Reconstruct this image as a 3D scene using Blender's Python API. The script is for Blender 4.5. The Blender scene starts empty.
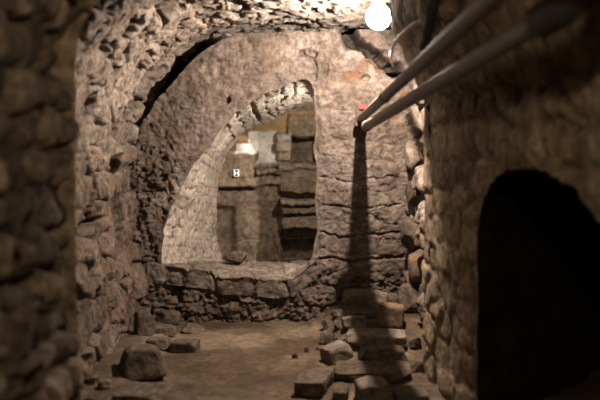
import bpy, math, random
import numpy as np
from mathutils import Vector, Euler

C = bpy.context.scene.collection
F_PX, HOR, EYE = 900.0, 133.0, 1.5       # focal length in pixels, horizon row, camera height


def W(px, py, d):
    """photo pixel at distance d -> point in the place"""
    return np.array([(px - 300.0) / F_PX * d, d, EYE + (HOR - py) / F_PX * d])


# ------------------------------------------------------------------ noise
def _hash(ix, iy, iz, seed):
    n = (ix * 374761393 + iy * 668265263 + iz * 2147483647 + seed * 1274126177) & 0xFFFFFFFF
    n = ((n ^ (n >> 13)) * 1274126177) & 0xFFFFFFFF
    n = ((n ^ (n >> 16)) * 2246822519) & 0xFFFFFFFF
    return ((n ^ (n >> 15)) & 0xFFFF) / 65535.0


def vnoise(P, scale, seed=0):
    p = P * scale
    i = np.floor(p).astype(np.int64)
    f = p - i
    f = f * f * f * (f * (f * 6 - 15) + 10)
    out = 0
    for dx in (0, 1):
        for dy in (0, 1):
            for dz in (0, 1):
                w = ((f[..., 0] if dx else 1 - f[..., 0]) * (f[..., 1] if dy else 1 - f[..., 1])
                     * (f[..., 2] if dz else 1 - f[..., 2]))
                out = out + w * _hash(i[..., 0] + dx, i[..., 1] + dy, i[..., 2] + dz, seed)
    return out * 2 - 1


def fbm(P, scale, octv=4, seed=0, gain=0.5):
    a, s, t = 1.0, scale, 0
    tot = 0
    for k in range(octv):
        t = t + a * vnoise(P, s, seed + k * 17)
        tot += a
        a *= gain
        s *= 2.03
    return t / tot


def sstep(a, b, x):
    t = np.clip((x - a) / (b - a), 0, 1)
    return t * t * (3 - 2 * t)


def cells(s, t, w, h, seed, jit=0.35, brick=0.5, p=3.0):
    """coursed rubble: distance to joint (0 at joint) and a random id per stone"""
    u, v = s / w, t / h
    j0 = np.floor(v).astype(np.int64)
    F1 = np.full(u.shape, 9.0)
    F2 = np.full(u.shape, 9.0)
    ID = np.zeros(u.shape)
    for dj in (-1, 0, 1):
        j = j0 + dj
        off = brick * (j % 2) + 0.7 * _hash(j, j * 0, j * 0 + 5, seed)
        i0 = np.floor(u - off).astype(np.int64)
        for di in (-1, 0, 1, 2):
            i = i0 + di
            cx = i + off + 0.5 + jit * (2 * _hash(i, j, j * 0 + 1, seed) - 1)
            cy = j + 0.5 + jit * 0.8 * (2 * _hash(i, j, j * 0 + 2, seed) - 1)
            sz = 0.8 + 0.4 * _hash(i, j, j * 0 + 4, seed)
            d = (np.abs((u - cx) / sz) ** p + np.abs((v - cy) * 1.15) ** p) ** (1 / p)
            idv = _hash(i, j, j * 0 + 3, seed)
            closer = d < F1
            F2 = np.where(closer, F1, np.minimum(F2, d))
            ID = np.where(closer, idv, ID)
            F1 = np.where(closer, d, F1)
    return F2 - F1, ID, F1


def seg_dist(X, Z, pts):
    """distance to a polyline and the nearest point on it"""
    best = np.full(X.shape, 1e9)
    bx, bz = X.copy(), Z.copy()
    for (x0, z0), (x1, z1) in zip(pts[:-1], pts[1:]):
        dx, dz = x1 - x0, z1 - z0
        L = dx * dx + dz * dz + 1e-12
        t = np.clip(((X - x0) * dx + (Z - z0) * dz) / L, 0, 1)
        qx, qz = x0 + t * dx, z0 + t * dz
        d = np.hypot(X - qx, Z - qz)
        m = d < best
        best = np.where(m, d, best)
        bx = np.where(m, qx, bx)
        bz = np.where(m, qz, bz)
    return best, bx, bz


def inside(X, Z, pts):
    r = np.zeros(X.shape, bool)
    n = len(pts)
    for k in range(n):
        x0, z0 = pts[k]
        x1, z1 = pts[(k + 1) % n]
        c = ((z0 > Z) != (z1 > Z))
        with np.errstate(divide='ignore', invalid='ignore'):
            xi = (x1 - x0) * (Z - z0) / (z1 - z0 + 1e-15) + x0
        r ^= c & (X < xi)
    return r


# ------------------------------------------------------------------ mesh building
def mesh_from(name, V, faces, mat, tone=None, parent=None, smooth=True):
    me = bpy.data.meshes.new(name)
    me.from_pydata([tuple(map(float, v)) for v in V], [], faces)
    if tone is not None:
        at = me.attributes.new('tone', 'FLOAT_COLOR', 'POINT')
        at.data.foreach_set('color', np.ascontiguousarray(tone, dtype=np.float32).ravel())
    me.materials.append(mat)
    if smooth:
        me.polygons.foreach_set('use_smooth', [True] * len(me.polygons))
    me.update()
    o = bpy.data.objects.new(name, me)
    C.objects.link(o)
    if parent is not None:
        o.parent = parent
    return o


def normals(P):
    a = np.gradient(P, axis=0)
    b = np.gradient(P, axis=1)
    n = np.cross(a, b)
    return n / (np.linalg.norm(n, axis=-1, keepdims=True) + 1e-12)


def surf(name, P, h, tone, mat, toward, keep=None, parent=None):
    """grid of base points P displaced by h along the normal pointing at `toward`"""
    N = normals(P)
    sgn = np.sign(np.sum(N * (np.asarray(toward) - P), axis=-1).mean())
    N = N * sgn
    Q = P + N * h[..., None]
    nu, nv = h.shape
    idx = np.arange(nu * nv).reshape(nu, nv)
    a, b, c, d = idx[:-1, :-1], idx[1:, :-1], idx[1:, 1:], idx[:-1, 1:]
    quads = np.stack([a, b, c, d], -1) if sgn > 0 else np.stack([a, d, c, b], -1)
    if keep is not None:
        k = keep[:-1, :-1] & keep[1:, :-1] & keep[1:, 1:] & keep[:-1, 1:]
        quads = quads[k]
    quads = quads.reshape(-1, 4)
    used = np.zeros(nu * nv, bool)
    used[quads.ravel()] = True
    remap = np.cumsum(used) - 1
    V = Q.reshape(-1, 3)[used]
    T = tone.reshape(-1, 4)[used]
    o = mesh_from(name, V, remap[quads].tolist(), mat, T, parent)
    o['kind'] = 'structure'
    return o


def tones(shape, r=0.5, g=0.0, b=0.0, a=0.0):
    t = np.zeros(shape + (4,))
    t[..., 0], t[..., 1], t[..., 2], t[..., 3] = r, g, b, a
    return t


def curve_pts(pts, n):
    """smooth resample of a polyline of n-d points by arc length"""
    p = np.array(pts, float)
    L = np.r_[0, np.cumsum(np.linalg.norm(np.diff(p, axis=0), axis=1))]
    t = np.linspace(0, L[-1], n)
    q = np.stack([np.interp(t, L, p[:, k]) for k in range(p.shape[1])], -1)
    for _ in range(3):
        q[1:-1] = 0.25 * q[:-2] + 0.5 * q[1:-1] + 0.25 * q[2:]
    return q, L[-1]


def tube(name, pts, r, mat, parent=None, seg=20, n=60, caps=True, hollow=0.0, wob=0.0, seed=0):
    q, L = curve_pts(pts, n)
    T = np.gradient(q, axis=0)
    T /= np.linalg.norm(T, axis=1, keepdims=True)
    up = np.array([0.13, 0.2, 0.97])
    A = np.cross(T, up)
    A /= np.linalg.norm(A, axis=1, keepdims=True)
    B = np.cross(T, A)
    rr = np.full(n, r) if np.isscalar(r) else np.interp(np.linspace(0, 1, n), np.linspace(0, 1, len(r)), r)
    ang = np.linspace(0, 2 * math.pi, seg, endpoint=False)
    V = []
    for k in range(n):
        for a in ang:
            V.append(q[k] + rr[k] * (math.cos(a) * A[k] + math.sin(a) * B[k]))
    V = np.array(V)
    if wob:
        V = V + wob * np.stack([vnoise(V, 25, seed), vnoise(V, 25, seed + 1), vnoise(V, 25, seed + 2)], -1)
    fs = []
    for k in range(n - 1):
        for j in range(seg):
            j2 = (j + 1) % seg
            fs.append((k * seg + j, (k + 1) * seg + j, (k + 1) * seg + j2, k * seg + j2))
    V = list(V)
    if hollow:
        # open mouth at the start: inner wall running back inside
        for k in (0, 6):
            for a in ang:
                V.append(q[k] + rr[k] * hollow * (math.cos(a) * A[k] + math.sin(a) * B[k]))
        o0 = n * seg
        for j in range(seg):
            j2 = (j + 1) % seg
            fs.append((j, j2, o0 + j2, o0 + j))
            fs.append((o0 + j, o0 + j2, o0 + seg + j2, o0 + seg + j))
        fs.append(tuple(range(o0 + seg, o0 + 2 * seg)))
    elif caps:
        fs.append(tuple(range(seg)))
    if caps:
        fs.append(tuple(range((n - 1) * seg, n * seg))[::-1])
    return mesh_from(name, V, fs, mat, None, parent)


def lathe(name, prof, origin, mat, parent=None, seg=32):
    V, fs = [], []
    n = len(prof)
    for r, z in prof:
        for k in range(seg):
            a = 2 * math.pi * k / seg
            V.append((origin[0] + r * math.cos(a), origin[1] + r * math.sin(a), origin[2] + z))
    for i in range(n - 1):
        for k in range(seg):
            k2 = (k + 1) % seg
            fs.append((i * seg + k, i * seg + k2, (i + 1) * seg + k2, (i + 1) * seg + k))
    return mesh_from(name, V, fs, mat, None, parent)


def boxpart(name, c, s, mat, parent=None, bev=0.004, rot=(0, 0, 0)):
    import bmesh
    bm = bmesh.new()
    bmesh.ops.create_cube(bm, size=1)
    for v in bm.verts:
        v.co = Vector((v.co.x * s[0], v.co.y * s[1], v.co.z * s[2]))
    bmesh.ops.bevel(bm, geom=bm.edges[:], offset=bev, segments=2, affect='EDGES')
    R = Euler(rot).to_matrix()
    for v in bm.verts:
        v.co = R @ v.co + Vector(c)
    me = bpy.data.meshes.new(name)
    bm.to_mesh(me)
    bm.free()
    me.materials.append(mat)
    o = bpy.data.objects.new(name, me)
    C.objects.link(o)
    if parent is not None:
        o.parent = parent
    return o


def tag(o, label, cat, group=None):
    o['label'] = label
    o['category'] = cat
    if group:
        o['group'] = group
    return o


def empty(name, loc, label, cat, group=None):
    o = bpy.data.objects.new(name, None)
    o.empty_display_size = 0.1
    o.location = tuple(map(float, loc))
    C.objects.link(o)
    return tag(o, label, cat, group)


def adopt(o, root):
    """parent a mesh written in world coordinates to an Empty without moving it"""
    o.parent = root
    o.matrix_parent_inverse = __import__('mathutils').Matrix.Translation(root.location).inverted()
    return o


# ------------------------------------------------------------------ materials
def nodes(name):
    m = bpy.data.materials.new(name)
    m.use_nodes = True
    nt = m.node_tree
    return m, nt, nt.nodes['Principled BSDF']


def mixrgb(nt, fac, a, b, mode='MIX'):
    n = nt.nodes.new('ShaderNodeMix')
    n.data_type = 'RGBA'
    n.blend_type = mode
    for sock, val in ((0, fac), (6, a), (7, b)):
        if isinstance(val, bpy.types.NodeSocket):
            nt.links.new(val, n.inputs[sock])
        elif isinstance(val, (int, float)):
            n.inputs[sock].default_value = val
        else:
            n.inputs[sock].default_value = (*val, 1)
    return n.outputs[2]


def noise_node(nt, co, scale, detail=6, rough=0.6, lo=0.35, hi=0.65):
    n = nt.nodes.new('ShaderNodeTexNoise')
    n.inputs['Scale'].default_value = scale
    n.inputs['Detail'].default_value = detail
    n.inputs['Roughness'].default_value = rough
    nt.links.new(co, n.inputs['Vector'])
    r = nt.nodes.new('ShaderNodeMapRange')
    r.inputs[1].default_value = lo
    r.inputs[2].default_value = hi
    nt.links.new(n.outputs['Fac'], r.inputs[0])
    return r.outputs[0], n.outputs['Fac']


DK = 0.47          # scales all masonry colours down to cut bounced light


def masonry(name, ca, cb, mortar, red=(0.36, 0.15, 0.08), shade_or_white=(0.028, 0.022, 0.018), blot=(0.2, 0.17, 0.15),
            blot_amt=0.35, var=0.45, bump=0.5, per_object=False, fine=60):
    ca, cb, mortar, red, blot = [tuple(DK * c for c in q) for q in (ca, cb, mortar, red, blot)]
    m, nt, bs = nodes(name)
    tc = nt.nodes.new('ShaderNodeTexCoord')
    co = tc.outputs['Object']
    at = nt.nodes.new('ShaderNodeAttribute')
    at.attribute_name = 'tone'
    sep = nt.nodes.new('ShaderNodeSeparateColor')
    nt.links.new(at.outputs['Color'], sep.inputs[0])
    if per_object:
        oi = nt.nodes.new('ShaderNodeObjectInfo')
        rid = oi.outputs['Random']
    else:
        rid = sep.outputs[0]
    col = mixrgb(nt, rid, ca, cb)
    if not per_object:
        col = mixrgb(nt, sep.outputs[1], col, mortar)
    f1, _ = noise_node(nt, co, 5.5, 8, 0.65, 0.3, 0.7)
    f2, raw2 = noise_node(nt, co, 22, 8, 0.7, 0.3, 0.7)
    f3, _ = noise_node(nt, co, 1.7, 5, 0.6, 0.4, 0.68)
    k = nt.nodes.new('ShaderNodeMath')
    k.operation = 'MULTIPLY'
    nt.links.new(f3, k.inputs[0])
    k.inputs[1].default_value = blot_amt
    col = mixrgb(nt, k.outputs[0], col, blot)
    lo = 1 - var
    g1 = mixrgb(nt, f1, (lo, lo, lo), (1.25, 1.22, 1.2))
    g2 = mixrgb(nt, f2, (lo - 0.1, lo - 0.12, lo - 0.14), (1.3, 1.3, 1.3))
    col = mixrgb(nt, 1.0, col, g1, 'MULTIPLY')
    col = mixrgb(nt, 1.0, col, g2, 'MULTIPLY')
    if not per_object:
        col = mixrgb(nt, sep.outputs[2], col, red)
        col = mixrgb(nt, at.outputs['Alpha'], col, shade_or_white)  # alpha paints shade into crack, pits and hollows; white on alcove stones
    nt.links.new(col, bs.inputs['Base Color'])
    bs.inputs['Roughness'].default_value = 0.9
    bs.inputs['Specular IOR Level'].default_value = 0.2
    _, rf = noise_node(nt, co, fine, 6, 0.7)
    b1 = nt.nodes.new('ShaderNodeBump')
    b1.inputs['Strength'].default_value = bump
    b1.inputs['Distance'].default_value = 0.045
    nt.links.new(raw2, b1.inputs['Height'])
    b2 = nt.nodes.new('ShaderNodeBump')
    b2.inputs['Strength'].default_value = bump
    b2.inputs['Distance'].default_value = 0.014
    nt.links.new(rf, b2.inputs['Height'])
    nt.links.new(b1.outputs[0], b2.inputs['Normal'])
    nt.links.new(b2.outputs[0], bs.inputs['Normal'])
    return m


def simple(name, col, rough=0.6, metal=0.0, var=0.3, scale=30, bump=0.15, spec=0.4):
    m, nt, bs = nodes(name)
    tc = nt.nodes.new('ShaderNodeTexCoord')
    f, raw = noise_node(nt, tc.outputs['Object'], scale, 6, 0.65, 0.3, 0.7)
    c = mixrgb(nt, f, tuple(x * (1 - var) for x in col), tuple(min(1, x * (1 + var)) for x in col))
    nt.links.new(c, bs.inputs['Base Color'])
    bs.inputs['Roughness'].default_value = rough
    bs.inputs['Metallic'].default_value = metal
    bs.inputs['Specular IOR Level'].default_value = spec
    b = nt.nodes.new('ShaderNodeBump')
    b.inputs['Strength'].default_value = bump
    b.inputs['Distance'].default_value = 0.003
    nt.links.new(raw, b.inputs['Height'])
    nt.links.new(b.outputs[0], bs.inputs['Normal'])
    return m


M_back = masonry('pitted_plaster', (0.24, 0.19, 0.155), (0.41, 0.355, 0.325), (0.225, 0.18, 0.148), red=(0.24, 0.13, 0.08),
                 blot=(0.17, 0.125, 0.095), blot_amt=0.55, var=0.42, bump=0.6)
M_left = masonry('rubble_masonry', (0.17, 0.115, 0.075), (0.56, 0.485, 0.42), (0.27, 0.215, 0.17), red=(0.29, 0.18, 0.115), var=0.5, bump=0.7)
M_near = masonry('light_lifted_masonry', (0.5, 0.37, 0.24), (0.98, 0.79, 0.55), (0.56, 0.43, 0.29), var=0.5, bump=0.6)  # colours raised to stand in for more light on the near walls
M_near2 = masonry('dark_pier_masonry', (0.12, 0.092, 0.068), (0.88, 0.72, 0.55), (0.3, 0.23, 0.17), var=0.6, bump=0.7)  # left pier copy kept darker, evening out the light between sides
M_passage_shade = masonry('passage_shade_stone', (0.05, 0.038, 0.028), (0.08, 0.06, 0.045), (0.05, 0.04, 0.03), blot=(0.02, 0.016, 0.012))  # near-black colour stands in for the shade inside the passage
M_ceil = masonry('limewashed_vault', (0.40, 0.36, 0.32), (0.52, 0.48, 0.44), (0.32, 0.28, 0.24), blot=(0.2, 0.17, 0.14),
                 blot_amt=0.5, var=0.4, bump=0.7)
M_arch = masonry('limewashed_brick', (0.56, 0.49, 0.42), (0.72, 0.66, 0.60), (0.40, 0.33, 0.27), blot=(0.42, 0.35, 0.29), blot_amt=0.4,
                 var=0.28, bump=0.4)
M_alc = masonry('squared_stone', (0.30, 0.23, 0.17), (0.46, 0.38, 0.29), (0.3, 0.24, 0.18), red=(0.50, 0.33, 0.15),
                shade_or_white=(0.85, 0.85, 0.82), blot=(0.13, 0.10, 0.08), blot_amt=0.6, var=0.4, bump=0.5)
M_floor = masonry('dirt_floor', (0.115, 0.08, 0.05), (0.33, 0.255, 0.18), (0.15, 0.11, 0.075), blot=(0.06, 0.04, 0.026), blot_amt=0.6,
                  var=0.3, bump=0.35, fine=90)
M_stone = masonry('loose_stone', (0.19, 0.14, 0.10), (0.29, 0.23, 0.17), (0, 0, 0), var=0.55, bump=0.6, per_object=True)
M_pale = masonry('pale_stone', (0.33, 0.27, 0.21), (0.38, 0.32, 0.26), (0, 0, 0), var=0.45, bump=0.5, per_object=True)
M_brick = masonry('red_brick', (0.26, 0.17, 0.115), (0.29, 0.19, 0.13), (0, 0, 0), var=0.35, bump=0.4, per_object=True)
M_pipe = simple('painted_steel', (0.13, 0.108, 0.1), 0.5, 0.1, 0.25, 18, 0.1)
M_black = simple('black_rubber', (0.018, 0.017, 0.017), 0.6, 0, 0.2, 20)
M_iron = simple('rusty_iron', (0.07, 0.05, 0.04), 0.7, 0.4, 0.4, 40, 0.3)
M_red = simple('red_plastic', (0.36, 0.008, 0.012), 0.35, 0, 0.05, 20, 0.0)
M_white = simple('white_paper', (0.85, 0.83, 0.8), 0.6, 0, 0.03, 20, 0.0)
M_ink = simple('black_ink', (0.02, 0.02, 0.02), 0.6, 0, 0.05, 20, 0.0)
M_root = simple('pale_sheath', (0.5, 0.42, 0.34), 0.6, 0, 0.3, 60, 0.3)
M_cap = simple('white_enamel', (0.8, 0.78, 0.74), 0.4, 0, 0.05, 20, 0.0)

# ------------------------------------------------------------------ shape of the opening in the far wall
YB = 7.2
ARCH_F = [(161, 268), (161, 252), (165, 227), (173, 205), (184, 181), (194, 166), (205, 151), (221, 130), (239, 110),
          (255, 98), (279, 87), (304, 79), (311, 82), (313, 89)]
ARCH_R = [(224, 268), (220, 250), (217, 232), (216, 212), (216, 192), (217, 177), (221, 163), (231, 147), (243, 134),
          (258, 125), (285, 115), (306, 107), (311, 106), (315, 105)]
YR = 8.85
rng = np.random.RandomState(4)


def jag(pts, n, amp, seed):
    q, L = curve_pts(pts, n)
    p3 = np.stack([q[:, 0], q[:, 1], q[:, 0] * 0], -1)
    q = q + amp * np.stack([fbm(p3, 8, 3, seed), fbm(p3, 8, 3, seed + 3)], -1)
    return q


def px2xz(pts, d=YB):
    return [((x - 300) / F_PX * d, EYE + (HOR - y) / F_PX * d) for x, y in pts]


arch_front = jag(px2xz(ARCH_F), 160, 0.018, 3)
jamb = jag(px2xz([(313, 89), (316, 112), (316, 130), (313, 150), (316, 170), (315, 200), (317, 232), (313, 254), (303, 270), (296, 284)]),
           70, 0.016, 9)
bottom = np.array(px2xz([(296, 286), (245, 285), (214, 285), (185, 278), (161, 273)]))
HOLE = [tuple(p) for p in np.vstack([arch_front, jamb, bottom])]

# ------------------------------------------------------------------ far wall
step = 0.0085
xs = np.arange(-1.75, 1.2, step)
zs = np.arange(-0.12, 2.75, step)
X, Z = np.meshgrid(xs, zs, indexing='ij')
# ragged top-left rim that stops short of the vault
RIM = px2xz([(60, 420), (60, 215), (108, 205), (121, 160), (136, 131), (145, 119), (159, 97), (177, 75), (198, 54), (213, 43), (226, 37), (250, 33),
             (330, 30), (345, 29), (480, 29), (480, 420)])
rim = jag(RIM, 500, 0.02, 21)
RIMP = [tuple(p) for p in rim]
hole_in = inside(X, Z, HOLE)
d_h, hx, hz = seg_dist(X, Z, HOLE + [HOLE[0]])
snap = hole_in & (d_h < step * 1.05)
X = np.where(snap, hx, X)
Z = np.where(snap, hz, Z)
keep = (~hole_in) | snap
d_r, _, _ = seg_dist(X, Z, RIMP)
keep &= inside(X, Z, RIMP)
P = np.stack([X, np.full(X.shape, YB), Z], -1)
edge, sid, _ = cells(X + 0.04 * fbm(P, 4, 3, 1), Z + 0.03 * fbm(P, 5, 3, 2), 0.26, 0.13, 11, 0.4)
joint = 1 - sstep(0.0, 0.14, edge)
right = sstep(0.05, 0.35, X)                        # coursed stone right of the opening
low = 1 - sstep(0.22, 0.42, Z + 0.05 * fbm(P, 5, 3, 5))   # bare footing stones under the sill
leftz = 1 - sstep(-1.3, -0.75, X + 0.25 * fbm(P, 3, 3, 15))
stone_amt = np.clip(0.22 + 0.25 * right + 0.9 * low + 0.45 * leftz * (1 - sstep(1.2, 1.6, Z)), 0, 1)
h = 0.030 * fbm(P, 3.2, 4, 31) + 0.013 * fbm(P, 16, 3, 41)
h += -0.035 * joint * stone_amt * (0.55 + 0.45 * fbm(P, 6, 2, 8)) + 0.03 * low * (sid - 0.3)
rough = np.clip(leftz + low + 0.25 * right, 0, 1) * (1 - sstep(1.55, 1.9, Z))
pit = sstep(0.22, 0.42, fbm(P, 26, 3, 61)) * (0.25 + 0.45 * rough) + sstep(0.28, 0.45, fbm(P, 11, 3, 66)) * (0.15 + 0.6 * rough)
h += -0.028 * pit + 0.010 * fbm(P, 45, 3, 67) * (0.5 + rough) + 0.03 * rough * fbm(P, 9, 4, 68)
h += -0.05 * low
Pw = np.stack([X, Z, X * 0], -1)
wob = 0.018 * fbm(Pw, 14, 3, 71)


def crack(pts, wid, depth):
    global h
    d, _, _ = seg_dist(X + wob, Z + 1.3 * wob, px2xz(pts))
    h = h - depth * (1 - sstep(wid * 0.35, wid, d))
    return d


crack([(304, 51), (311, 57), (315, 62), (315, 80)], 0.018, 0.05)
crack([(301, 52), (309, 51), (314, 56)], 0.03, 0.05)
crack([(318, 74), (331, 72), (346, 71)], 0.010, 0.025)
crack([(326, 66), (326, 76)], 0.012, 0.03)
crack([(316, 96), (316, 140), (317, 210), (318, 255)], 0.016, 0.03)
crack([(304, 190), (320, 176), (345, 182), (400, 176)], 0.010, 0.02)
crack([(318, 232), (340, 238), (400, 232)], 0.012, 0.025)
crack([(322, 206), (350, 209), (402, 204)], 0.010, 0.02)
crack([(320, 258), (350, 262), (404, 255)], 0.014, 0.03)
d_big = crack([(346, 16), (347, 30), (356, 44), (368, 50), (378, 57), (388, 64), (397, 71)], 0.06, 0.30)
crack([(345, 16), (347, 30), (353, 42)], 0.09, 0.12)
crack([(366, 50), (368, 60), (376, 66), (386, 68)], 0.025, 0.09)
crack([(378, 57), (385, 52), (392, 58), (398, 64)], 0.022, 0.09)
for cx, cy, rx, ry, dp in ((366, 78, 4, 3.5, 0.06), (396, 66, 9, 5, 0.1), (163, 178, 4, 4, 0.05), (193, 175, 2, 3, 0.05), (227, 101, 3, 3, 0.04),
                           (316, 107, 4, 3, 0.03), (180, 253, 3, 2, 0.05), (166, 212, 4, 2.4, 0.06)):
    (ex, ez), = px2xz([(cx, cy)])
    e = np.hypot((X + wob - ex) / (rx * 0.008), (Z + wob - ez) / (ry * 0.008))
    h = h - dp * (1 - sstep(0.6, 1.2, e))
redm = np.zeros(X.shape)
for cx, cy, rx, ry in ((353, 75, 12, 6), (377, 66, 6, 4), (365, 64, 6, 4), (327, 107, 5, 3), (381, 70, 5, 4), (396, 88, 8, 6), (414, 150, 6, 8), (392, 115, 8, 5),
                       (404, 96, 6, 6)):
    (ex, ez), = px2xz([(cx, cy)])
    e = np.hypot((X + 2 * wob - ex) / (rx * 0.008), (Z + 2 * wob - ez) / (ry * 0.008))
    redm = np.maximum(redm, 1 - sstep(0.75, 1.1, e))
d_a, _, _ = seg_dist(X, Z, [tuple(p) for p in np.vstack([arch_front, jamb])])
fade = sstep(0.0, 0.05, d_a)
h = h * fade
h = h + 0.03 * (1 - sstep(0.0, 0.06, d_r)) * fbm(P, 10, 3, 77)
tone = tones(X.shape, np.clip(0.52 + 1.2 * fbm(P, 2.6, 6, 91, 0.6) + (sid - 0.5) * stone_amt * 0.9 - 0.4 * low - 0.35 * rough, 0, 1), joint * stone_amt * 0.8, redm * 0.85,
             np.clip((1 - sstep(0.025, 0.06, d_big)) * 0.85 + 0.3 * pit, 0, 1))  # crack and pits also painted dark, deepening their shade
surf('wall_back', P, h, tone, M_back, (0, 0, 1.2), keep)

# ------------------------------------------------------------------ underside of the arch (splayed intrados)
nA = 190
fr3 = np.array([(x, YB, z) for x, z in arch_front])
af, Lf = curve_pts(fr3, nA)
af[0], af[-1] = fr3[0], fr3[-1]
ar, _ = curve_pts([W(x, y, YR) for x, y in ARCH_R], nA)
nD = 130
tt = np.linspace(0, 1, nD)
P = af[:, None, :] * (1 - tt)[None, :, None] + ar[:, None, :] * tt[None, :, None]
S = np.linspace(0, Lf, nA)[:, None] * np.ones(nD)[None]
T = tt[None, :] * 1.7 * np.ones(nA)[:, None]
edge, sid, _ = cells(T + 0.015 * fbm(P, 8, 2, 5), S + 0.02 * fbm(P, 6, 2, 6), 0.24, 0.085, 23, 0.22)
joint = 1 - sstep(0.0, 0.16, edge)
h = -0.022 * joint * (0.5 + 0.6 * fbm(P, 4, 2, 12)) + 0.010 * fbm(P, 14, 3, 4) + 0.03 * fbm(P, 2.5, 2, 14) + 0.008 * (sid - 0.5)
h -= 0.025 * sstep(0.35, 0.6, fbm(P, 13, 3, 15))
# washed-out joints that cross the ring near the crown
dq = np.abs(((S - Lf * 0.735 + 0.03 * fbm(P, 6, 2, 55)) / 0.028))
h -= 0.05 * (1 - sstep(0.4, 1.0, dq)) * (T < 1.5)
for sf, wq in ((0.79, 0.018), (0.855, 0.016), (0.90, 0.012), (0.66, 0.014), (0.60, 0.012)):
    dq = np.abs((S - Lf * sf + 0.05 * fbm(P, 5, 2, int(sf * 100))) / wq)
    h -= 0.05 * (1 - sstep(0.4, 1.0, dq)) * sstep(-0.3, 0.1, fbm(P, 7, 2, int(sf * 70)))
h *= sstep(0, 0.05, T)
tone = tones(S.shape, np.clip(0.5 + 0.4 * fbm(P, 5, 3, 2) + 0.3 * (sid - 0.5), 0, 1), joint * 0.6)
surf('wall_arch', P, h, tone, M_arch, (0.0, 8.0, 1.0))

# right cheek of the opening
jf = np.array([(x, YB, z) for x, z in jamb])
ja, Lj = curve_pts(jf, 110)
ja[0], ja[-1] = jf[0], jf[-1]
jb = ja.copy()
jb[:, 1] = 7.36
jb[:, 0] = np.maximum(jb[:, 0], 0.10) + 0.02
P = ja[:, None, :] * (1 - np.linspace(0, 1, 50))[None, :, None] + jb[:, None, :] * np.linspace(0, 1, 50)[None, :, None]
hh = (0.02 * fbm(P, 8, 3, 3)) * sstep(0, 0.06, P[..., 1] - YB)
surf('wall_jamb', P, hh, tones(hh.shape, 0.5), M_back, (-1, 7.6, 1))

# sill of the opening: rough stones bedded in mortar
xs = np.arange(-1.22, 0.14, 0.012)


def sill_top(x):
    px = 300 + x / YB * F_PX
    y = np.interp(px, [150, 161, 185, 210, 222, 245, 275, 292, 300, 312, 320], [262, 264, 267, 270, 276, 276, 279, 278, 272, 262, 260])
    return EYE - (y - HOR) / F_PX * YB


ztf = sill_top(xs)
ztr = np.full(xs.shape, EYE - (261 - HOR) / F_PX * 7.9)
path = np.linspace(0, 1, 110)
P = np.zeros((len(xs), 110, 3))
for k, u in enumerate(path):
    if u < 0.16:
        y, z = YB - 0.012 + 0.03 * (1 - u / 0.16), ztf - 0.16 * (1 - u / 0.16)
    elif u < 0.72:
        q = (u - 0.16) / 0.56
        y, z = YB + 0.02 + q * 0.7, ztf * (1 - q) + ztr * q
    else:
        q = (u - 0.72) / 0.28
        y, z = YB + 0.72 + 0.02 * q, ztr * (1 - q) + 0.0 * q
    P[:, k, 0], P[:, k, 1], P[:, k, 2] = xs, y, z
Ls = P[..., 1] + 0.7 * P[..., 2]
edge, sid, _ = cells(P[..., 0] + 0.03 * fbm(P, 6, 2, 2), Ls, 0.27, 0.30, 37, 0.3)
joint = 1 - sstep(0.0, 0.12, edge)
h = -0.03 * joint + 0.02 * (sid - 0.5) + 0.018 * fbm(P, 7, 3, 7) + 0.012 * fbm(P, 20, 2, 8)
surf('trim_1', P, h, tones(h.shape, 0.4 + 0.6 * sid, joint * 0.5), M_left, (-0.5, 5, 3))

# ------------------------------------------------------------------ alcove behind the arch
YA = 8.9
xs = np.arange(-1.15, 1.15, 0.0125)
zs = np.arange(-0.15, 2.15, 0.0125)
X, Z = np.meshgrid(xs, zs, indexing='ij')
P = np.stack([X, np.full(X.shape, YA), Z], -1)
PX = 300 + X / YA * F_PX + 3.2 * fbm(P, 7, 4, 2, 0.6)
PY = HOR - (Z - EYE) / YA * F_PX + 3.2 * fbm(P, 7, 4, 12, 0.6)
edge, sid, _ = cells(X + 0.02 * fbm(P, 5, 2, 3), Z + 0.02 * fbm(P, 5, 2, 4), 0.42, 0.21, 51, 0.35)
joint = 1 - sstep(0.0, 0.10, edge)
h = 0.02 * fbm(P, 4, 4, 5) + 0.008 * fbm(P, 18, 3, 6) - 0.018 * joint * sstep(-0.2, 0.3, fbm(P, 3, 2, 9)) + 0.012 * (sid - 0.5)
tone = tones(X.shape, np.clip(0.45 + 0.5 * fbm(P, 3, 3, 8) + 0.3 * (sid - 0.5), 0, 1), joint * 0.6)


def block(x0, y0, x1, y1, dh, rid=None, red=None, white=None, soft=1.0):
    """one squared stone standing proud of (or sunk in) the alcove wall"""
    global h, tone
    m = (sstep(x0 - soft, x0 + soft, PX) * (1 - sstep(x1 - soft, x1 + soft, PX))
         * sstep(y0 - soft, y0 + soft, PY) * (1 - sstep(y1 - soft, y1 + soft, PY)))
    h = h * (1 - 0.3 * m) + dh * m
    for ch, v in ((0, rid), (2, red), (3, white)):
        if v is not None:
            tone[..., ch] = tone[..., ch] * (1 - m) + v * m


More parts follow.
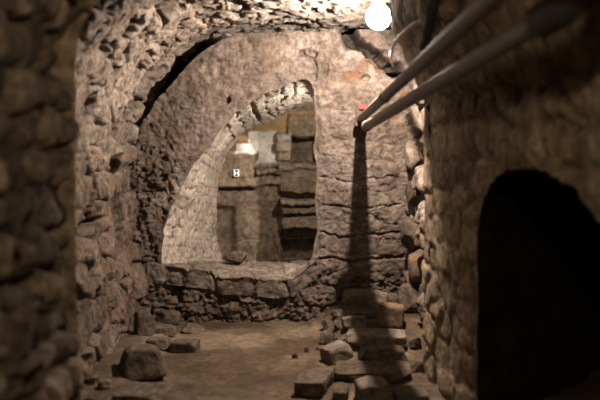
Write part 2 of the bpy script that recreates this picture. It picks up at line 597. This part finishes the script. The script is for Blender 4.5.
block(216, 150, 254, 187, 0.10, 0.75)
block(214, 187, 254, 190, -0.06)
block(214, 208, 234, 272, -0.07, 0.2, soft=4.0)
block(236, 143, 256, 153, 0.02, 1.0, 0, 1.0)
block(234, 126, 253, 142, 0.05, 0.9, 0.75, 0)
block(249, 131, 262, 150, 0.00, 1.0, 0, 0.8)
block(258, 131, 276, 163, -0.02, 1.0, 0, 0.55)
block(270, 110, 316, 127, 0.02, 0.7, 0.55)
block(256, 118, 288, 132, 0.00, 0.8, 0.8)
block(275, 134, 291, 142, 0.06, 1.0, 0, 0.2)
block(274, 143, 292, 151, 0.07, 0.9, 0, 0.12)
block(276, 152, 291, 160, 0.05, 0.9, 0, 0.1)
block(291, 138, 318, 163, -0.30, 0.1)
block(288, 114, 318, 136, 0.04, 0.3, 0.1)
block(255, 162, 282, 168, 0.07, 0.8)
block(256, 169, 281, 175, 0.10, 0.7)
block(255, 176, 281, 186, 0.05, 0.7)
block(278, 164, 318, 170, 0.10, 0.5)
block(281, 170, 318, 193, 0.06, 0.1)
block(281, 193, 318, 199, -0.08, 0.3)
block(281, 199, 318, 205, 0.16, 0.8)
block(281, 206, 318, 214, 0.12, 0.6)
block(281, 216, 318, 228, 0.09, 0.6)
block(281, 230, 318, 240, -0.06, 0.1)
block(281, 241, 318, 275, -0.16, 0.0)
tone[..., 3] *= np.clip(0.75 + 0.9 * fbm(P, 8, 4, 71), 0.15, 1)
surf('wall_alcove', P, h, tone, M_alc, (0, 7, 1))


def plain(name, corners, n, mat, toward, amp=0.03, seed=0):
    a, b, c, d = [np.array(q, float) for q in corners]
    u = np.linspace(0, 1, n)[:, None, None]
    v = np.linspace(0, 1, n)[None, :, None]
    P = (a * (1 - u) + b * u) * (1 - v) + (d * (1 - u) + c * u) * v
    h = amp * fbm(P, 3, 4, seed)
    return surf(name, P, h, tones(h.shape, np.clip(0.5 + 0.5 * fbm(P, 2, 3, seed + 2), 0, 1)), mat, toward)


plain('wall_alcove_right', [(1.05, 7.3, -0.1), (1.05, 9.1, -0.1), (1.05, 9.1, 2.2), (1.05, 7.3, 2.2)], 50, M_alc, (0, 8, 1))
plain('ceiling_alcove', [(0.05, 7.25, 1.98), (1.2, 7.25, 1.98), (1.2, 9.1, 1.98), (0.05, 9.1, 1.98)], 50, M_alc, (0.5, 8, 0))
plain('floor_alcove', [(-1.2, 7.8, 0.0), (1.2, 7.8, 0.0), (1.2, 9.1, 0.0), (-1.2, 9.1, 0.0)], 50, M_floor, (0, 8, 3))

# ------------------------------------------------------------------ far left wall, leaning over into the vault
prof = [(-1.24, -0.1), (-1.26, 0.25), (-1.31, 0.6), (-1.35, 1.0), (-1.345, 1.35), (-1.29, 1.66), (-1.16, 1.95), (-1.02, 2.14), (-0.86, 2.27),
        (-0.7, 2.34), (-0.5, 2.365)]
q, Lp = curve_pts(prof, 250)
ys = np.arange(3.45, 7.75, 0.011)
P = np.zeros((250, len(ys), 3))
P[..., 0] = q[:, 0][:, None] + 0.02 * (ys[None, :] - 7.2) * 0
P[..., 1] = ys[None, :]
P[..., 2] = q[:, 1][:, None]
S = np.linspace(0, Lp, 250)[:, None] + 0 * P[..., 0]
edge, sid, F1 = cells(P[..., 1] + 0.07 * fbm(P, 4, 3, 3), S + 0.06 * fbm(P, 4, 3, 13), 0.34, 0.19, 7, 0.42)
joint = 1 - sstep(0.0, 0.10, edge)
bulge = sstep(0, 0.5, edge)
patch = sstep(-0.25, 0.35, fbm(P, 2.6, 2, 57))
h = -0.04 * joint * (0.25 + 0.75 * patch) + 0.055 * sstep(0, 0.22, edge) * sid * (0.4 + 0.6 * patch) + 0.035 * fbm(P, 2.2, 3, 17) + 0.022 * fbm(P, 9, 5, 19, 0.6)
hol = sstep(0.24, 0.36, fbm(P, 6, 3, 23)) + 0.25 * sstep(0.3, 0.4, fbm(P, 18, 3, 24))
h -= 0.055 * hol
h += 0.012 * fbm(P, 30, 3, 25)
# eroded pocket next to the far wall
e = np.hypot((P[..., 1] - 6.95) / 0.32, (S - 1.95) / 0.36)
pock = 1 - sstep(0.4, 1.1, e + 0.5 * fbm(P, 6, 3, 27))
h -= 0.15 * pock + 0.08 * pock * fbm(P, 9, 3, 26)
e2 = np.hypot((P[..., 1] - 6.9) / 0.12, (S - 1.83) / 0.06)
h -= 0.16 * (1 - sstep(0.5, 1.1, e2))
e3 = np.hypot((P[..., 1] - 5.75) / 0.35, (P[..., 2] - 0.93) / 0.03)
h -= 0.12 * (1 - sstep(0.4, 1.1, e3 + 0.3 * fbm(P, 6, 3, 28)))
redm = sstep(0.75, 0.85, sid) * sstep(0.2, 0.4, edge) * (S < 1.75) * 0.6
pal = np.clip(sstep(1.2, 1.8, S), 0, 1)
tone = tones(S.shape, np.clip(-0.05 + 0.4 * sid + 0.65 * pal + 0.3 * fbm(P, 3, 3, 33), 0, 1), joint * 0.7, redm * 0.6, np.clip(0.4 * hol + 0.4 * pock, 0, 1))  # hollows and eroded pocket painted darker, like shade in them
wl = surf('wall_left', P, h, tone, M_left, (0, 5.5, 0.9))

# ------------------------------------------------------------------ ceiling of the far bay
xs = np.arange(-0.72, 1.35, 0.016)
ys = np.arange(3.3, 7.75, 0.016)
X, Y = np.meshgrid(xs, ys, indexing='ij')
Zc = 2.345 + 0.03 * sstep(0.2, 0.6, X) + 0.035 * (7.2 - Y) - 0.03 * sstep(-0.3, -0.7, X)
P = np.stack([X, Y, Zc], -1)
edge, sid, _ = cells(X + 0.04 * fbm(P, 4, 2, 3), Y + 0.04 * fbm(P, 4, 2, 5), 0.13, 0.32, 71, 0.4)
joint = 1 - sstep(0, 0.2, edge)
h = 0.04 * fbm(P, 2.5, 3, 3) + 0.03 * fbm(P, 9, 5, 7, 0.6) - 0.012 * joint - 0.07 * sstep(0.25, 0.5, fbm(P * np.array([1.6, 0.8, 1]), 6, 3, 9))
d_big, _, _ = seg_dist(X + 0.03 * fbm(P, 10, 2, 4), Y, [(0.37, 5.6), (0.37, 7.3)])
h -= 0.0 * d_big
pit = sstep(0.15, 0.35, fbm(P * np.array([1.0, 0.55, 1.0]), 9, 3, 29))
h -= 0.03 * pit
tone = tones(X.shape, np.clip(0.7 + 0.5 * fbm(P, 3, 3, 8), 0, 1), joint * 0.3, 0, 0.75 * pit)  # pits painted darker as if shaded
surf('ceiling', P, h, tone, M_ceil, (0, 5.5, 0))

# ------------------------------------------------------------------ far right wall, big bedded stones
plan = [(0.80, 5.45), (0.87, 5.75), (0.90, 6.2), (0.90, 6.8), (0.90, 7.45)]
q, Lp = curve_pts(plan, 170)
zs = np.arange(-0.1, 2.6, 0.014)
P = np.zeros((170, len(zs), 3))
P[..., 0], P[..., 1], P[..., 2] = q[:, 0][:, None], q[:, 1][:, None], zs[None, :]
S = np.linspace(0, Lp, 170)[:, None] + 0 * P[..., 0]
edge, sid, _ = cells(S + 0.05 * fbm(P, 4, 2, 3), P[..., 2] + 0.05 * fbm(P, 4, 2, 6), 0.33, 0.21, 83, 0.4)
joint = 1 - sstep(0, 0.2, edge)
h = -0.03 * joint + 0.08 * sid * sstep(0, 0.45, edge) + 0.06 * fbm(P, 6, 5, 5, 0.6) - 0.01
redm = (_hash((sid * 999).astype(np.int64), (sid * 0).astype(np.int64), (sid * 0).astype(np.int64), 5) > 0.7) * 0.6
tone = tones(S.shape, 0.3 + 0.7 * sid, joint * 0.6, redm * sstep(0.1, 0.3, edge))
wr = surf('wall_right', P, h, tone, M_left, (0, 6.3, 1.2))


# ------------------------------------------------------------------ near right wall with a low arched side passage
def xw(y):
    return 0.778 + (5.6 - y) * 0.0854


def corbel(z):
    return np.interp(z, [0, 1.68, 1.80, 1.95, 2.17, 2.33, 2.9], [0, 0, -0.04, -0.106, -0.20, -0.21, -0.23])


ys = np.arange(-0.9, 5.64, 0.02)
zs = np.arange(-0.1, 2.8, 0.02)
Yg, Zg = np.meshgrid(ys, zs, indexing='ij')
ya, yb = 2.86, 4.45
NICHE = []
for u in np.linspace(0, 1, 40):                        # low basket arch
    a = math.pi * u
    NICHE.append((0.5 * (ya + yb) - 0.5 * (yb - ya) * math.cos(a) * (1 if True else 0), 0.92 + 0.44 * (math.sin(a) ** 0.75)))
NICHE = [(ya, -0.2)] + NICHE + [(yb, -0.2)]
nq = jag(NICHE, 150, 0.03, 45)
NICHE = [tuple(p) for p in nq]
n_in = inside(Yg, Zg, NICHE)
d_n, ny, nz = seg_dist(Yg, Zg, NICHE)
snap = n_in & (d_n < 0.021)
Yg = np.where(snap, ny, Yg)
Zg = np.where(snap, nz, Zg)
keep = (~n_in) | snap
P = np.stack([xw(Yg) + corbel(Zg), Yg, Zg], -1)
edge, sid, _ = cells(Yg + 0.06 * fbm(P, 5, 3, 3), Zg + 0.05 * fbm(P, 5, 3, 6), 0.30, 0.17, 93, 0.4)
joint = 1 - sstep(0, 0.2, edge)
h = (-0.026 * joint + 0.03 * sid + 0.03 * fbm(P, 6, 4, 5) - 0.01) * sstep(0, 0.08, d_n) * (1 - 0.65 * sstep(4.3, 4.9, Yg)) + 0.006 * sstep(5.30, 5.42, Yg)
tone = tones(Yg.shape, np.clip(0.1 + 0.8 * sid + 0.4 * fbm(P, 4, 3, 5), 0, 1), joint * 0.5, 0, 0.5 * joint * sstep(-0.1, 0.3, fbm(P, 5, 2, 8)))
surf('wall_right_near', P, h, tone, M_near, (-0.3, 2.5, 1.2), keep)
# the passage behind that arch, put in and slanted so the opening stays dark
na = np.array([(xw(y), y, z) for y, z in NICHE])
dd = np.linspace(0, 1, 80)
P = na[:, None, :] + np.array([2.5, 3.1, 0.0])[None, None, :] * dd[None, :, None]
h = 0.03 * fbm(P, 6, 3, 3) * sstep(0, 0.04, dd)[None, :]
surf('wall_passage', P, h, tones(h.shape, 0.1), M_passage_shade, (2.2, 5.2, 0.4))
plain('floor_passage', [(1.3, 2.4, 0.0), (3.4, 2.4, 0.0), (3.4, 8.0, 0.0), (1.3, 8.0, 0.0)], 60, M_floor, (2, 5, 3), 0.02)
plain('wall_passage_end', [(3.2, 5.4, -0.1), (3.2, 8.0, -0.1), (3.2, 8.0, 1.7), (3.2, 5.4, 1.7)], 40, M_passage_shade, (0, 3.6, 0.8))
# return of the near wall at its far end
zs = np.arange(-0.1, 2.8, 0.02)
us = np.linspace(0, 1, 14)
P = np.zeros((14, len(zs), 3))
P[..., 0] = (0.778 + corbel(zs))[None, :] + us[:, None] * 0.45
P[..., 1] = 5.62
P[..., 2] = zs[None, :]
h = 0.015 * fbm(P, 8, 3, 3)
surf('trim_2', P, h, tones(h.shape, 0.6), M_left, (0.8, 9, 1.2))

# ------------------------------------------------------------------ near left wall, springing into a cross arch
prof = [(-0.83, -0.1), (-0.86, 0.4), (-0.875, 1.0), (-0.88, 1.75), (-0.865, 1.9), (-0.80, 2.0), (-0.70, 2.13), (-0.55, 2.26), (-0.3, 2.40), (0.0, 2.47),
        (0.4, 2.50), (0.9, 2.48)]
q, Lp = curve_pts(prof, 210)
ys = np.arange(-0.9, 3.52, 0.02)
P = np.zeros((210, len(ys), 3))
P[..., 0], P[..., 1], P[..., 2] = q[:, 0][:, None], ys[None, :], q[:, 1][:, None]
S = np.linspace(0, Lp, 210)[:, None] + 0 * P[..., 0]
edge, sid, _ = cells(P[..., 1] + 0.06 * fbm(P, 5, 3, 3), S + 0.05 * fbm(P, 5, 3, 6), 0.20, 0.14, 103, 0.42)
joint = 1 - sstep(0, 0.2, edge)
hol = sstep(0.15, 0.35, fbm(P, 5, 3, 59))
h = -0.06 * joint + 0.06 * sid * sstep(0, 0.4, edge) + 0.04 * fbm(P, 7, 4, 5) - 0.04 - 0.05 * hol
e = np.hypot((P[..., 1] - 2.74) / 0.16, (P[..., 2] - 0.70) / 0.11)
h -= 0.45 * (1 - sstep(0.5, 1.1, e + 0.3 * fbm(P, 8, 2, 6)))
tone = tones(S.shape, np.clip(0.15 + 0.8 * sid + 0.5 * fbm(P, 5, 3, 5), 0, 1), joint * 0.6, 0, np.clip(0.5 * hol + 0.25 * joint, 0, 1))  # hollows painted dark like deep shade, joints darker too
surf('wall_left_near', P, h, tone, M_near2, (0.0, 2, 1.0))
# far face of that pier
zs = np.linspace(0, 1, 210)
us = np.linspace(0, 1, 16)
P = np.zeros((210, 16, 3))
out = np.array([np.interp(q[:, 1], [0, 1.9, 2.5], [-1.5, -1.5, -0.9]), q[:, 1] + 0.35 * sstep(1.9, 2.3, q[:, 1])]).T
P[..., 0] = q[:, 0][:, None] * (1 - us)[None] + out[:, 0][:, None] * us[None]
P[..., 1] = 3.515
P[..., 2] = q[:, 1][:, None] * (1 - us)[None] + out[:, 1][:, None] * us[None]
surf('trim_3', P, 0.01 * fbm(P, 8, 2, 1), tones((210, 16), 0.5), M_near, (-0.8, 9, 1.2))
plain('ceiling_near', [(0.3, -0.95, 2.52), (1.5, -0.95, 2.52), (1.5, 5.7, 2.60), (0.3, 5.7, 2.60)], 60, M_near, (0.5, 3, 0), 0.03, 5)
plain('ceiling_step', [(-1.6, 3.4, 2.50), (0.4, 3.4, 2.50), (0.4, 3.5, 2.9), (-1.6, 3.5, 2.9)], 30, M_near, (0, 6, 1), 0.01, 6)
plain('wall_front', [(-1.3, -0.85, -0.1), (1.7, -0.85, -0.1), (1.7, -0.85, 2.8), (-1.3, -0.85, 2.8)], 60, M_near, (0, 3, 1), 0.03, 7)


# ------------------------------------------------------------------ dirt floor, heaped up under the rubble on the right
def floor_z(x, y):
    x, y = np.asarray(x, float), np.asarray(y, float)
    z = 0.19 * sstep(5.3, 6.9, y) * sstep(0.12, 0.40, x)
    z = z + 0.06 * sstep(-0.85, -1.2, x) * sstep(4.6, 5.6, y)
    p = np.stack([x, y, x * 0], -1)
    return z + 0.022 * fbm(p, 1.6, 2, 3) + 0.008 * fbm(p, 6, 2, 9) - 0.03 * sstep(6.8, 7.15, y) * (x < 0.1)


xs = np.arange(-1.5, 1.5, 0.02)
ys = np.arange(-0.95, 7.45, 0.02)
X, Y = np.meshgrid(xs, ys, indexing='ij')
P = np.stack([X, Y, floor_z(X, Y)], -1)
h = 0.006 * fbm(P, 22, 3, 5) + 0.012 * sstep(0.3, 0.6, fbm(P, 11, 3, 15))
sand = sstep(0.05, 0.45, 0.8 * fbm(P, 2.2, 4, 18) + 1.0 * np.exp(-(((X + 0.5) / 0.5) ** 2 + ((Y - 6.5) / 0.28) ** 2)))
tone = tones(X.shape, np.clip(0.15 + 0.75 * sand + 0.15 * fbm(P, 6, 2, 8), 0, 1))
surf('floor', P, h, tone, M_floor, (0, 3, 4))


# ------------------------------------------------------------------ loose stones
def rock_mesh(name, size, seed, k=6.0, n=12, chips=7, rough=0.035, taper=0.0, mat=None):
    r = np.random.RandomState(seed)
    V, fs, index = [], [], {}

    def vid(p):
        key = tuple(np.round(p, 5))
        if key not in index:
            index[key] = len(V)
            V.append(p)
        return index[key]
    g = np.linspace(-1, 1, n + 1)
    for ax in range(3):
        for sg in (-1, 1):
            for i in range(n):
                for j in range(n):
                    quad = []
                    for a, b in ((i, j), (i + 1, j), (i + 1, j + 1), (i, j + 1)):
                        p = np.zeros(3)
                        p[ax] = sg
                        p[(ax + 1) % 3] = g[a]
                        p[(ax + 2) % 3] = g[b]
                        quad.append(vid(p))
                    fs.append(tuple(quad if sg > 0 else quad[::-1]))
    V = np.array(V)
    V = V / (np.sum(np.abs(V) ** k, axis=1, keepdims=True) ** (1 / k))
    for _ in range(chips):
        d = r.normal(size=3)
        d /= np.linalg.norm(d)
        reach = np.abs(d).sum()
        lim = reach * r.uniform(0.70, 0.92) if k > 4 else r.uniform(0.78, 0.95)
        over = np.maximum(0, V @ d - lim)
        V = V - over[:, None] * d[None]
    if taper:
        V[:, 0] *= 1 - taper * (V[:, 2] + 1) / 2
        V[:, 1] *= 1 - taper * 0.6 * (V[:, 2] + 1) / 2
    off = r.uniform(0, 50, 3)
    for a in range(3):
        V[:, a] += rough * fbm(V + off, 1.7, 3, seed + a * 7) * 1.6 + rough * 0.4 * fbm(V + off, 6, 2, seed + a)
    lo, hi = V.min(0), V.max(0)
    V = (V - (lo + hi) / 2) / (hi - lo) * np.array(size)
    V[:, 2] += size[2] / 2
    me = bpy.data.meshes.new(name)
    me.from_pydata([tuple(map(float, v)) for v in V], [], fs)
    me.polygons.foreach_set('use_smooth', [True] * len(fs))
    me.materials.append(mat or M_stone)
    me.set_sharp_from_angle(angle=math.radians(38))
    return me


def stone(name, label, rect, sy, seed, zb=None, k=7.0, mat=None, rz=0.0, tilt=(0, 0), group=None, sink=0.012, taper=0.0, cat='stone', rough=0.035):
    """stone whose outline in the photo is rect; it stands on the floor (or at height zb), sy deep"""
    x0, y0, x1, y1 = rect
    d = 6.0
    z = 0.0
    for _ in range(30):
        xm = ((x0 + x1) / 2 - 300) / F_PX * d
        z = float(floor_z(xm, d + sy / 2)) - sink if zb is None else zb
        d = (EYE - z) * F_PX / (y1 - HOR)
    dc = d + sy / 2
    w = (x1 - x0) / F_PX * dc
    sz = max(0.045, (y1 - y0) / F_PX * d - sy * (EYE - z - 0.1) / d * 0.9)
    me = rock_mesh(name, (w, sy, sz), seed, k=k, mat=mat, taper=taper, rough=rough)
    o = bpy.data.objects.new(name, me)
    C.objects.link(o)
    o.location = (((x0 + x1) / 2 - 300) / F_PX * dc, dc, z)
    o.rotation_euler = (tilt[0], tilt[1], rz)
    tag(o, label, cat, group)
    return o


GL, GR = 'loose stones on the left of the dirt floor', 'tumbled stones heaped on the right'
# left of the floor
stone('boulder', 'big rounded boulder on the dirt floor at left', (119, 341, 166, 384), 0.26, 5, k=4.5, rz=0.35, group=GL, mat=M_stone, cat='boulder', taper=0.35)
stone('stone_slab', 'long flat slab on the dirt in front of the big boulder', (113, 381, 170, 408), 0.30, 12, rz=-0.05, group=GL, cat='slab')
stone('wedge_stone', 'upright wedge of stone leaning against the lower left wall', (135, 308, 156, 338), 0.12, 23, k=8, rz=0.5, tilt=(0, -0.15), taper=0.45, group=GL)
stone('stone', 'rounded stone nearest the foot of the far wall, right of the upright wedge', (156, 309, 181, 327), 0.16, 31, k=3.5, group=GL)
stone('stone', 'flat tan stone lying just right of the upright wedge', (152, 324, 175, 339), 0.13, 33, k=6, rz=0.3, group=GL)
stone('stone', 'flat stone directly behind the big boulder on the left', (147, 336, 170, 352), 0.14, 35, k=5, rz=-0.2, group=GL)
stone('squared_stone', 'brick shaped block on the dirt right of the big boulder', (170, 338, 199, 355), 0.15, 37, k=11, rz=-0.12, group=GL, cat='block', rough=0.015)
stone('stone', 'low broad stone half sunk in dirt behind the brick shaped block', (180, 322, 205, 338), 0.22, 39, k=3.5, rz=0.1, group=GL, sink=0.03)
stone('stone', 'small pale stone left of the long front slab', (98, 378, 111, 392), 0.08, 41, k=4, mat=M_pale, group=GL)
stone('stone', 'small dark stone against the near left pier, behind the pale one', (86, 373, 98, 387), 0.09, 43, k=4, group=GL)
stone('stone', 'rounded stone at the bottom edge, left of the long front slab', (86, 391, 112, 409), 0.16, 45, k=3.5, group=GL)
# stone on the sill
o = stone('stone', 'rounded stone sitting on the sill inside the arched opening', (224, 250, 247, 264), 0.14, 51, zb=0.385, k=3.0, group='stones on the sill')

# right heap
stone('stone_slab', 'topmost wide slab of the right heap, below the pipe shadow', (343, 288, 387, 308), 0.28, 61, k=10, rz=0.05, group=GR, cat='slab', mat=M_pale)
stone('stone', 'small block at the right end of the topmost slab', (387, 293, 398, 311), 0.12, 62, k=6, group=GR)
stone('brick', 'reddish brick tilted near the top right of the heap', (376, 302, 403, 329), 0.16, 63, k=10, rz=-0.15, tilt=(0, 0.1), mat=M_brick, group=GR, cat='brick', rough=0.02)
stone('stone_slab', 'thin slab just under the topmost slab of the heap', (346, 309, 377, 319), 0.16, 64, k=9, group=GR, cat='slab')
stone('pale_block', 'whitish squared block left of the reddish brick', (342, 315, 366, 330), 0.11, 65, k=10, mat=M_pale, rz=0.08, group=GR, cat='block', rough=0.02)
stone('stone', 'small pointed stone left of the thin slab under the top of the heap', (331, 308, 344, 319), 0.12, 66, k=4, taper=0.3, group=GR)
stone('stone_slab', 'broad slab across the middle of the heap under the reddish brick', (346, 328, 407, 350), 0.27, 67, k=9, rz=-0.08, group=GR, cat='slab', mat=M_pale)
stone('pale_stone', 'pale slanting stone at the left edge of the heap, halfway up', (324, 340, 352, 364), 0.20, 68, k=7, mat=M_pale, rz=0.4, tilt=(0, -0.25), taper=0.2, group=GR)
stone('stone_slab', 'slab with a ridged top behind the longest slab', (358, 343, 408, 366), 0.20, 69, k=8, rz=0.1, taper=0.25, group=GR, cat='slab')
stone('stone_slab', 'longest slab of the heap, second step from the front', (334, 360, 412, 384), 0.30, 70, k=10, rz=-0.04, group=GR, cat='slab')
stone('stone', 'blocky stone at the front left corner of the heap', (299, 366, 330, 399), 0.34, 71, k=8, rz=-0.25, group=GR)
stone('stone', 'small block at the front between the left corner stone and the pale front block', (333, 382, 349, 404), 0.18, 72, k=8, rz=-0.1, group=GR)
stone('stone', 'pale blunt block at the front middle of the heap', (356, 374, 388, 411), 0.26, 73, k=7, mat=M_pale, rz=0.1, group=GR)
stone('stone', 'dark stone at the front right of the heap against the near wall', (393, 384, 427, 412), 0.24, 74, k=6, rz=0.1, group=GR)
for i, (r, lab) in enumerate((
        ((320, 331, 333, 347), 'lower left cobble of the small cobbles edging the heap'),
        ((333, 333, 346, 346), 'lower right cobble of the small cobbles edging the heap'),
        ((321, 318, 333, 332), 'upper left cobble of the small cobbles edging the heap'),
        ((334, 320, 343, 333), 'upper right cobble of the small cobbles edging the heap'),
        ((316, 346, 325, 354), 'tiny cobble on the dirt at the left foot of the heap'),
        ((409, 335, 421, 352), 'small stone wedged between the broad slab and the right wall'),
        ((411, 358, 424, 376), 'small stone right of the longest slab against the wall'))):
    stone('cobble', lab, r, 0.10, 80 + i, k=4, group=GR, sink=0.02)
for i, (r, lab) in enumerate((((304, 350, 309, 354), 'pebble on bare dirt left of the heap, nearest to it'),
                              ((292, 356, 298, 360), 'lone pebble on bare dirt farther left of the heap'))):
    stone('pebble', lab, r, 0.03, 90 + i, k=3.0, group='pebbles on the dirt', sink=0.008, cat='pebble')


# big stones that stand out of the two far walls (parts of the walls)
def bedded(wall, rect, d, sy, seed, mat, k=3.2):
    x0, y0, x1, y1 = rect
    w, hh = (x1 - x0) / F_PX * d, (y1 - y0) / F_PX * d
    me = rock_mesh('bedded_stone', (w, sy, hh), seed, k=k, mat=mat)
    o = bpy.data.objects.new('bedded_stone', me)
    C.objects.link(o)
    c = W((x0 + x1) / 2, y1, d)
    o.location = tuple(map(float, c))
    o.parent = wall
    return o


bedded(wr, (401, 217, 428, 250), 6.9, 0.3, 201, M_stone)
bedded(wr, (406, 176, 428, 205), 6.9, 0.3, 202, M_stone)
bedded(wr, (408, 252, 430, 282), 6.75, 0.3, 203, M_brick)
bedded(wr, (398, 284, 424, 312), 6.75, 0.3, 204, M_stone)
bedded(wr, (404, 140, 430, 172), 6.95, 0.3, 205, M_pale)
bedded(wl, (97, 282, 118, 309), 6.0, 0.3, 211, M_stone, 3)
bedded(wl, (116, 262, 147, 302), 7.1, 0.5, 212, M_stone, 4)
bedded(wl, (77, 147, 101, 171), 5.8, 0.3, 213, M_brick, 3)
bedded(wl, (112, 152, 128, 168), 6.4, 0.3, 214, M_stone, 4)

# ------------------------------------------------------------------ pipes on the right
A1, B1 = np.array([0.484, 7.17, 1.612]), np.array([0.591, 2.8, 1.914])
B1e = B1 + (B1 - A1) * 0.3
p1 = empty('steel_pipe', A1, 'upper of the two grey steel pipes, fixed to the far wall', 'pipe', 'steel pipes along the right wall')
adopt(tube('pipe_body', [A1, 0.5 * (A1 + B1), B1e], 0.033, M_pipe, n=40, seg=24), p1)
v1 = (B1 - A1) / np.linalg.norm(B1 - A1)
adopt(tube('coupling', [A1 + v1 * 1.55, A1 + v1 * 1.67], [0.037, 0.039, 0.039, 0.037], M_pipe, n=10, seg=24), p1)
A2, B2 = W(366.5, 126, 6.4), W(556, 12, 2.6)
v2 = (B2 - A2) / np.linalg.norm(B2 - A2)
p2 = empty('steel_pipe', A2, 'lower grey steel pipe, open at its far end and with an added black socket', 'pipe', 'steel pipes along the right wall')
adopt(tube('pipe_body', [A2, 0.5 * (A2 + B2), B2], 0.035, M_pipe, n=40, seg=24, hollow=0.86), p2)
adopt(tube('bend', [B2 - v2 * 0.12, B2 + v2 * 0.05, B2 + v2 * 0.12 + np.array([0.02, 0, 0.03]), B2 + np.array([0.10, -0.12, 0.16]),
                      B2 + np.array([0.12, -0.13, 0.66])], 0.055, M_black, n=40, seg=24), p2)  # black bend added where the pipe end only lies in shade
adopt(tube('end_collar', [A2 - v2 * 0.004, A2 + v2 * 0.06], [0.039, 0.041, 0.039], M_pipe, n=8, seg=24, hollow=0.8), p2)

br = empty('pipe_bracket', W(361, 112, 7.14), 'black iron bracket with a red tag holding the pipes to the far wall', 'bracket')
adopt(boxpart('back_plate', W(358.5, 117, 7.16), (0.045, 0.05, 0.20), M_iron, rot=(0, 0.1, 0)), br)
adopt(boxpart('support_arm', W(361, 124.5, 7.10), (0.10, 0.10, 0.022), M_iron), br)
adopt(boxpart('lower_strut', W(362, 131, 7.14), (0.03, 0.05, 0.09), M_iron), br)
t_ = adopt(boxpart('red_tag', W(362.5, 107, 7.12), (0.055, 0.03, 0.034), M_red), br)
t_['label'] = 'glossy red tag'

# ------------------------------------------------------------------ ceiling lamp
LP = W(378.5, 17, 5.95)
lamp = empty('ceiling_lamp', LP + np.array([0, 0, 0.17]), 'glowing round globe lamp under the vault at the upper right', 'lamp')
mg, nt, bs = nodes('lit_globe')
nt.nodes.remove(bs)
out_ = nt.nodes['Material Output']
em = nt.nodes.new('ShaderNodeEmission')
em.inputs['Color'].default_value = (1, 0.9, 0.78, 1)
em.inputs['Strength'].default_value = 40.0
tr = nt.nodes.new('ShaderNodeBsdfTransparent')
tr.inputs['Color'].default_value = (0.9, 0.88, 0.85, 1)
ad = nt.nodes.new('ShaderNodeAddShader')
nt.links.new(em.outputs[0], ad.inputs[0])
nt.links.new(tr.outputs[0], ad.inputs[1])
nt.links.new(ad.outputs[0], out_.inputs['Surface'])
gp = [(0.001, -0.085)] + [(0.083 * math.sin(a), -0.085 * math.cos(a)) for a in np.linspace(0.1, 2.75, 22)]
adopt(lathe('globe', gp, LP, mg), lamp)
adopt(lathe('cap', [(0.034, 0.078), (0.04, 0.08), (0.045, 0.09), (0.04, 0.115), (0.03, 0.13), (0.03, 0.17), (0.0, 0.172)], LP, M_cap), lamp)


def point(name, loc, col, watts, r):
    l = bpy.data.lights.new(name, 'POINT')
    l.energy, l.color, l.shadow_soft_size = watts, col, r
    o = bpy.data.objects.new(name, l)
    o.location = tuple(map(float, loc))
    C.objects.link(o)
    return o


WARM = (1.0, 0.83, 0.70)
gl = point('globe_light', LP + np.array([0, 0, -0.01]), WARM, 545, 0.013)
gl.data.type = 'SPOT'                                   # cone shaped to cut bounce off the ceiling; throws down and far left
gl.data.spot_size = math.radians(168)
gl.data.spot_blend = 0.35
gl.rotation_euler = Vector((-0.66, 0.36, -0.6)).to_track_quat('-Z', 'Y').to_euler()
point('near_light', (0.10, 0.90, 2.21), (1.0, 0.78, 0.54), 100, 0.05)
point('alcove_light', (0.42, 7.75, 1.66), (1.0, 0.86, 0.72), 78, 0.03)

# ------------------------------------------------------------------ cables
tag(tube('pale_cable', [W(419, 21, 4.5), W(409, 28, 4.75), W(399, 37, 5.1), W(393, 46, 5.6), W(391, 56, 6.2), W(393, 66, 6.5)], 0.011, M_root, seg=12, wob=0.004),
    'thin pale cable bending down beside the globe lamp behind the upper pipe', 'cable', 'cables near the lamp')
tag(tube('black_cable', [W(437, -22, 3.95), W(435, 0, 4.0), W(431, 18, 4.05), W(428, 34, 4.12), W(424, 46, 4.25)], 0.025, M_black, seg=14, wob=0.004),
    'thick black cable hanging from the vault onto the upper steel pipe', 'cable', 'cables near the lamp')

# ------------------------------------------------------------------ small survey label on the alcove wall
yl = YA - 0.135
c = W(236.5, 173, yl)
sg = empty('wall_label', c, 'small white square label with a black hourglass mark on the alcove wall', 'label')
adopt(boxpart('label_card', c, (0.052, 0.008, 0.068), M_white, bev=0.001), sg)
tri = []
for s in (1, -1):
    tri += [(c[0] - 0.020, c[1] - 0.0055, c[2] + s * 0.029), (c[0] + 0.020, c[1] - 0.0055, c[2] + s * 0.029), (c[0], c[1] - 0.0055, c[2])]
adopt(mesh_from('hourglass_mark', tri, [(0, 1, 2), (3, 5, 4)], M_ink, smooth=False), sg)

# ------------------------------------------------------------------ world, camera
w = bpy.data.worlds.new('World')
bpy.context.scene.world = w
w.use_nodes = True
w.node_tree.nodes['Background'].inputs[0].default_value = (0.0, 0.0, 0.0, 1)
cam = bpy.data.cameras.new('Camera')
cam.lens = F_PX / 600 * 36
cam.sensor_width = 36
cam.shift_y = -(200 - HOR) / 600
cam.dof.use_dof = True
cam.dof.focus_distance = 7.35
cam.dof.aperture_fstop = 1.4
cam.clip_start = 0.02
co = bpy.data.objects.new('Camera', cam)
co.location = (0, 0, EYE)
co.rotation_euler = (math.pi / 2, 0, 0)
C.objects.link(co)
sc = bpy.context.scene
sc.camera = co
sc.view_settings.view_transform = 'Standard'
sc.view_settings.look = 'None'
sc.view_settings.exposure = 0.0
sc.view_settings.gamma = 1.0
sc.view_settings.use_curve_mapping = False
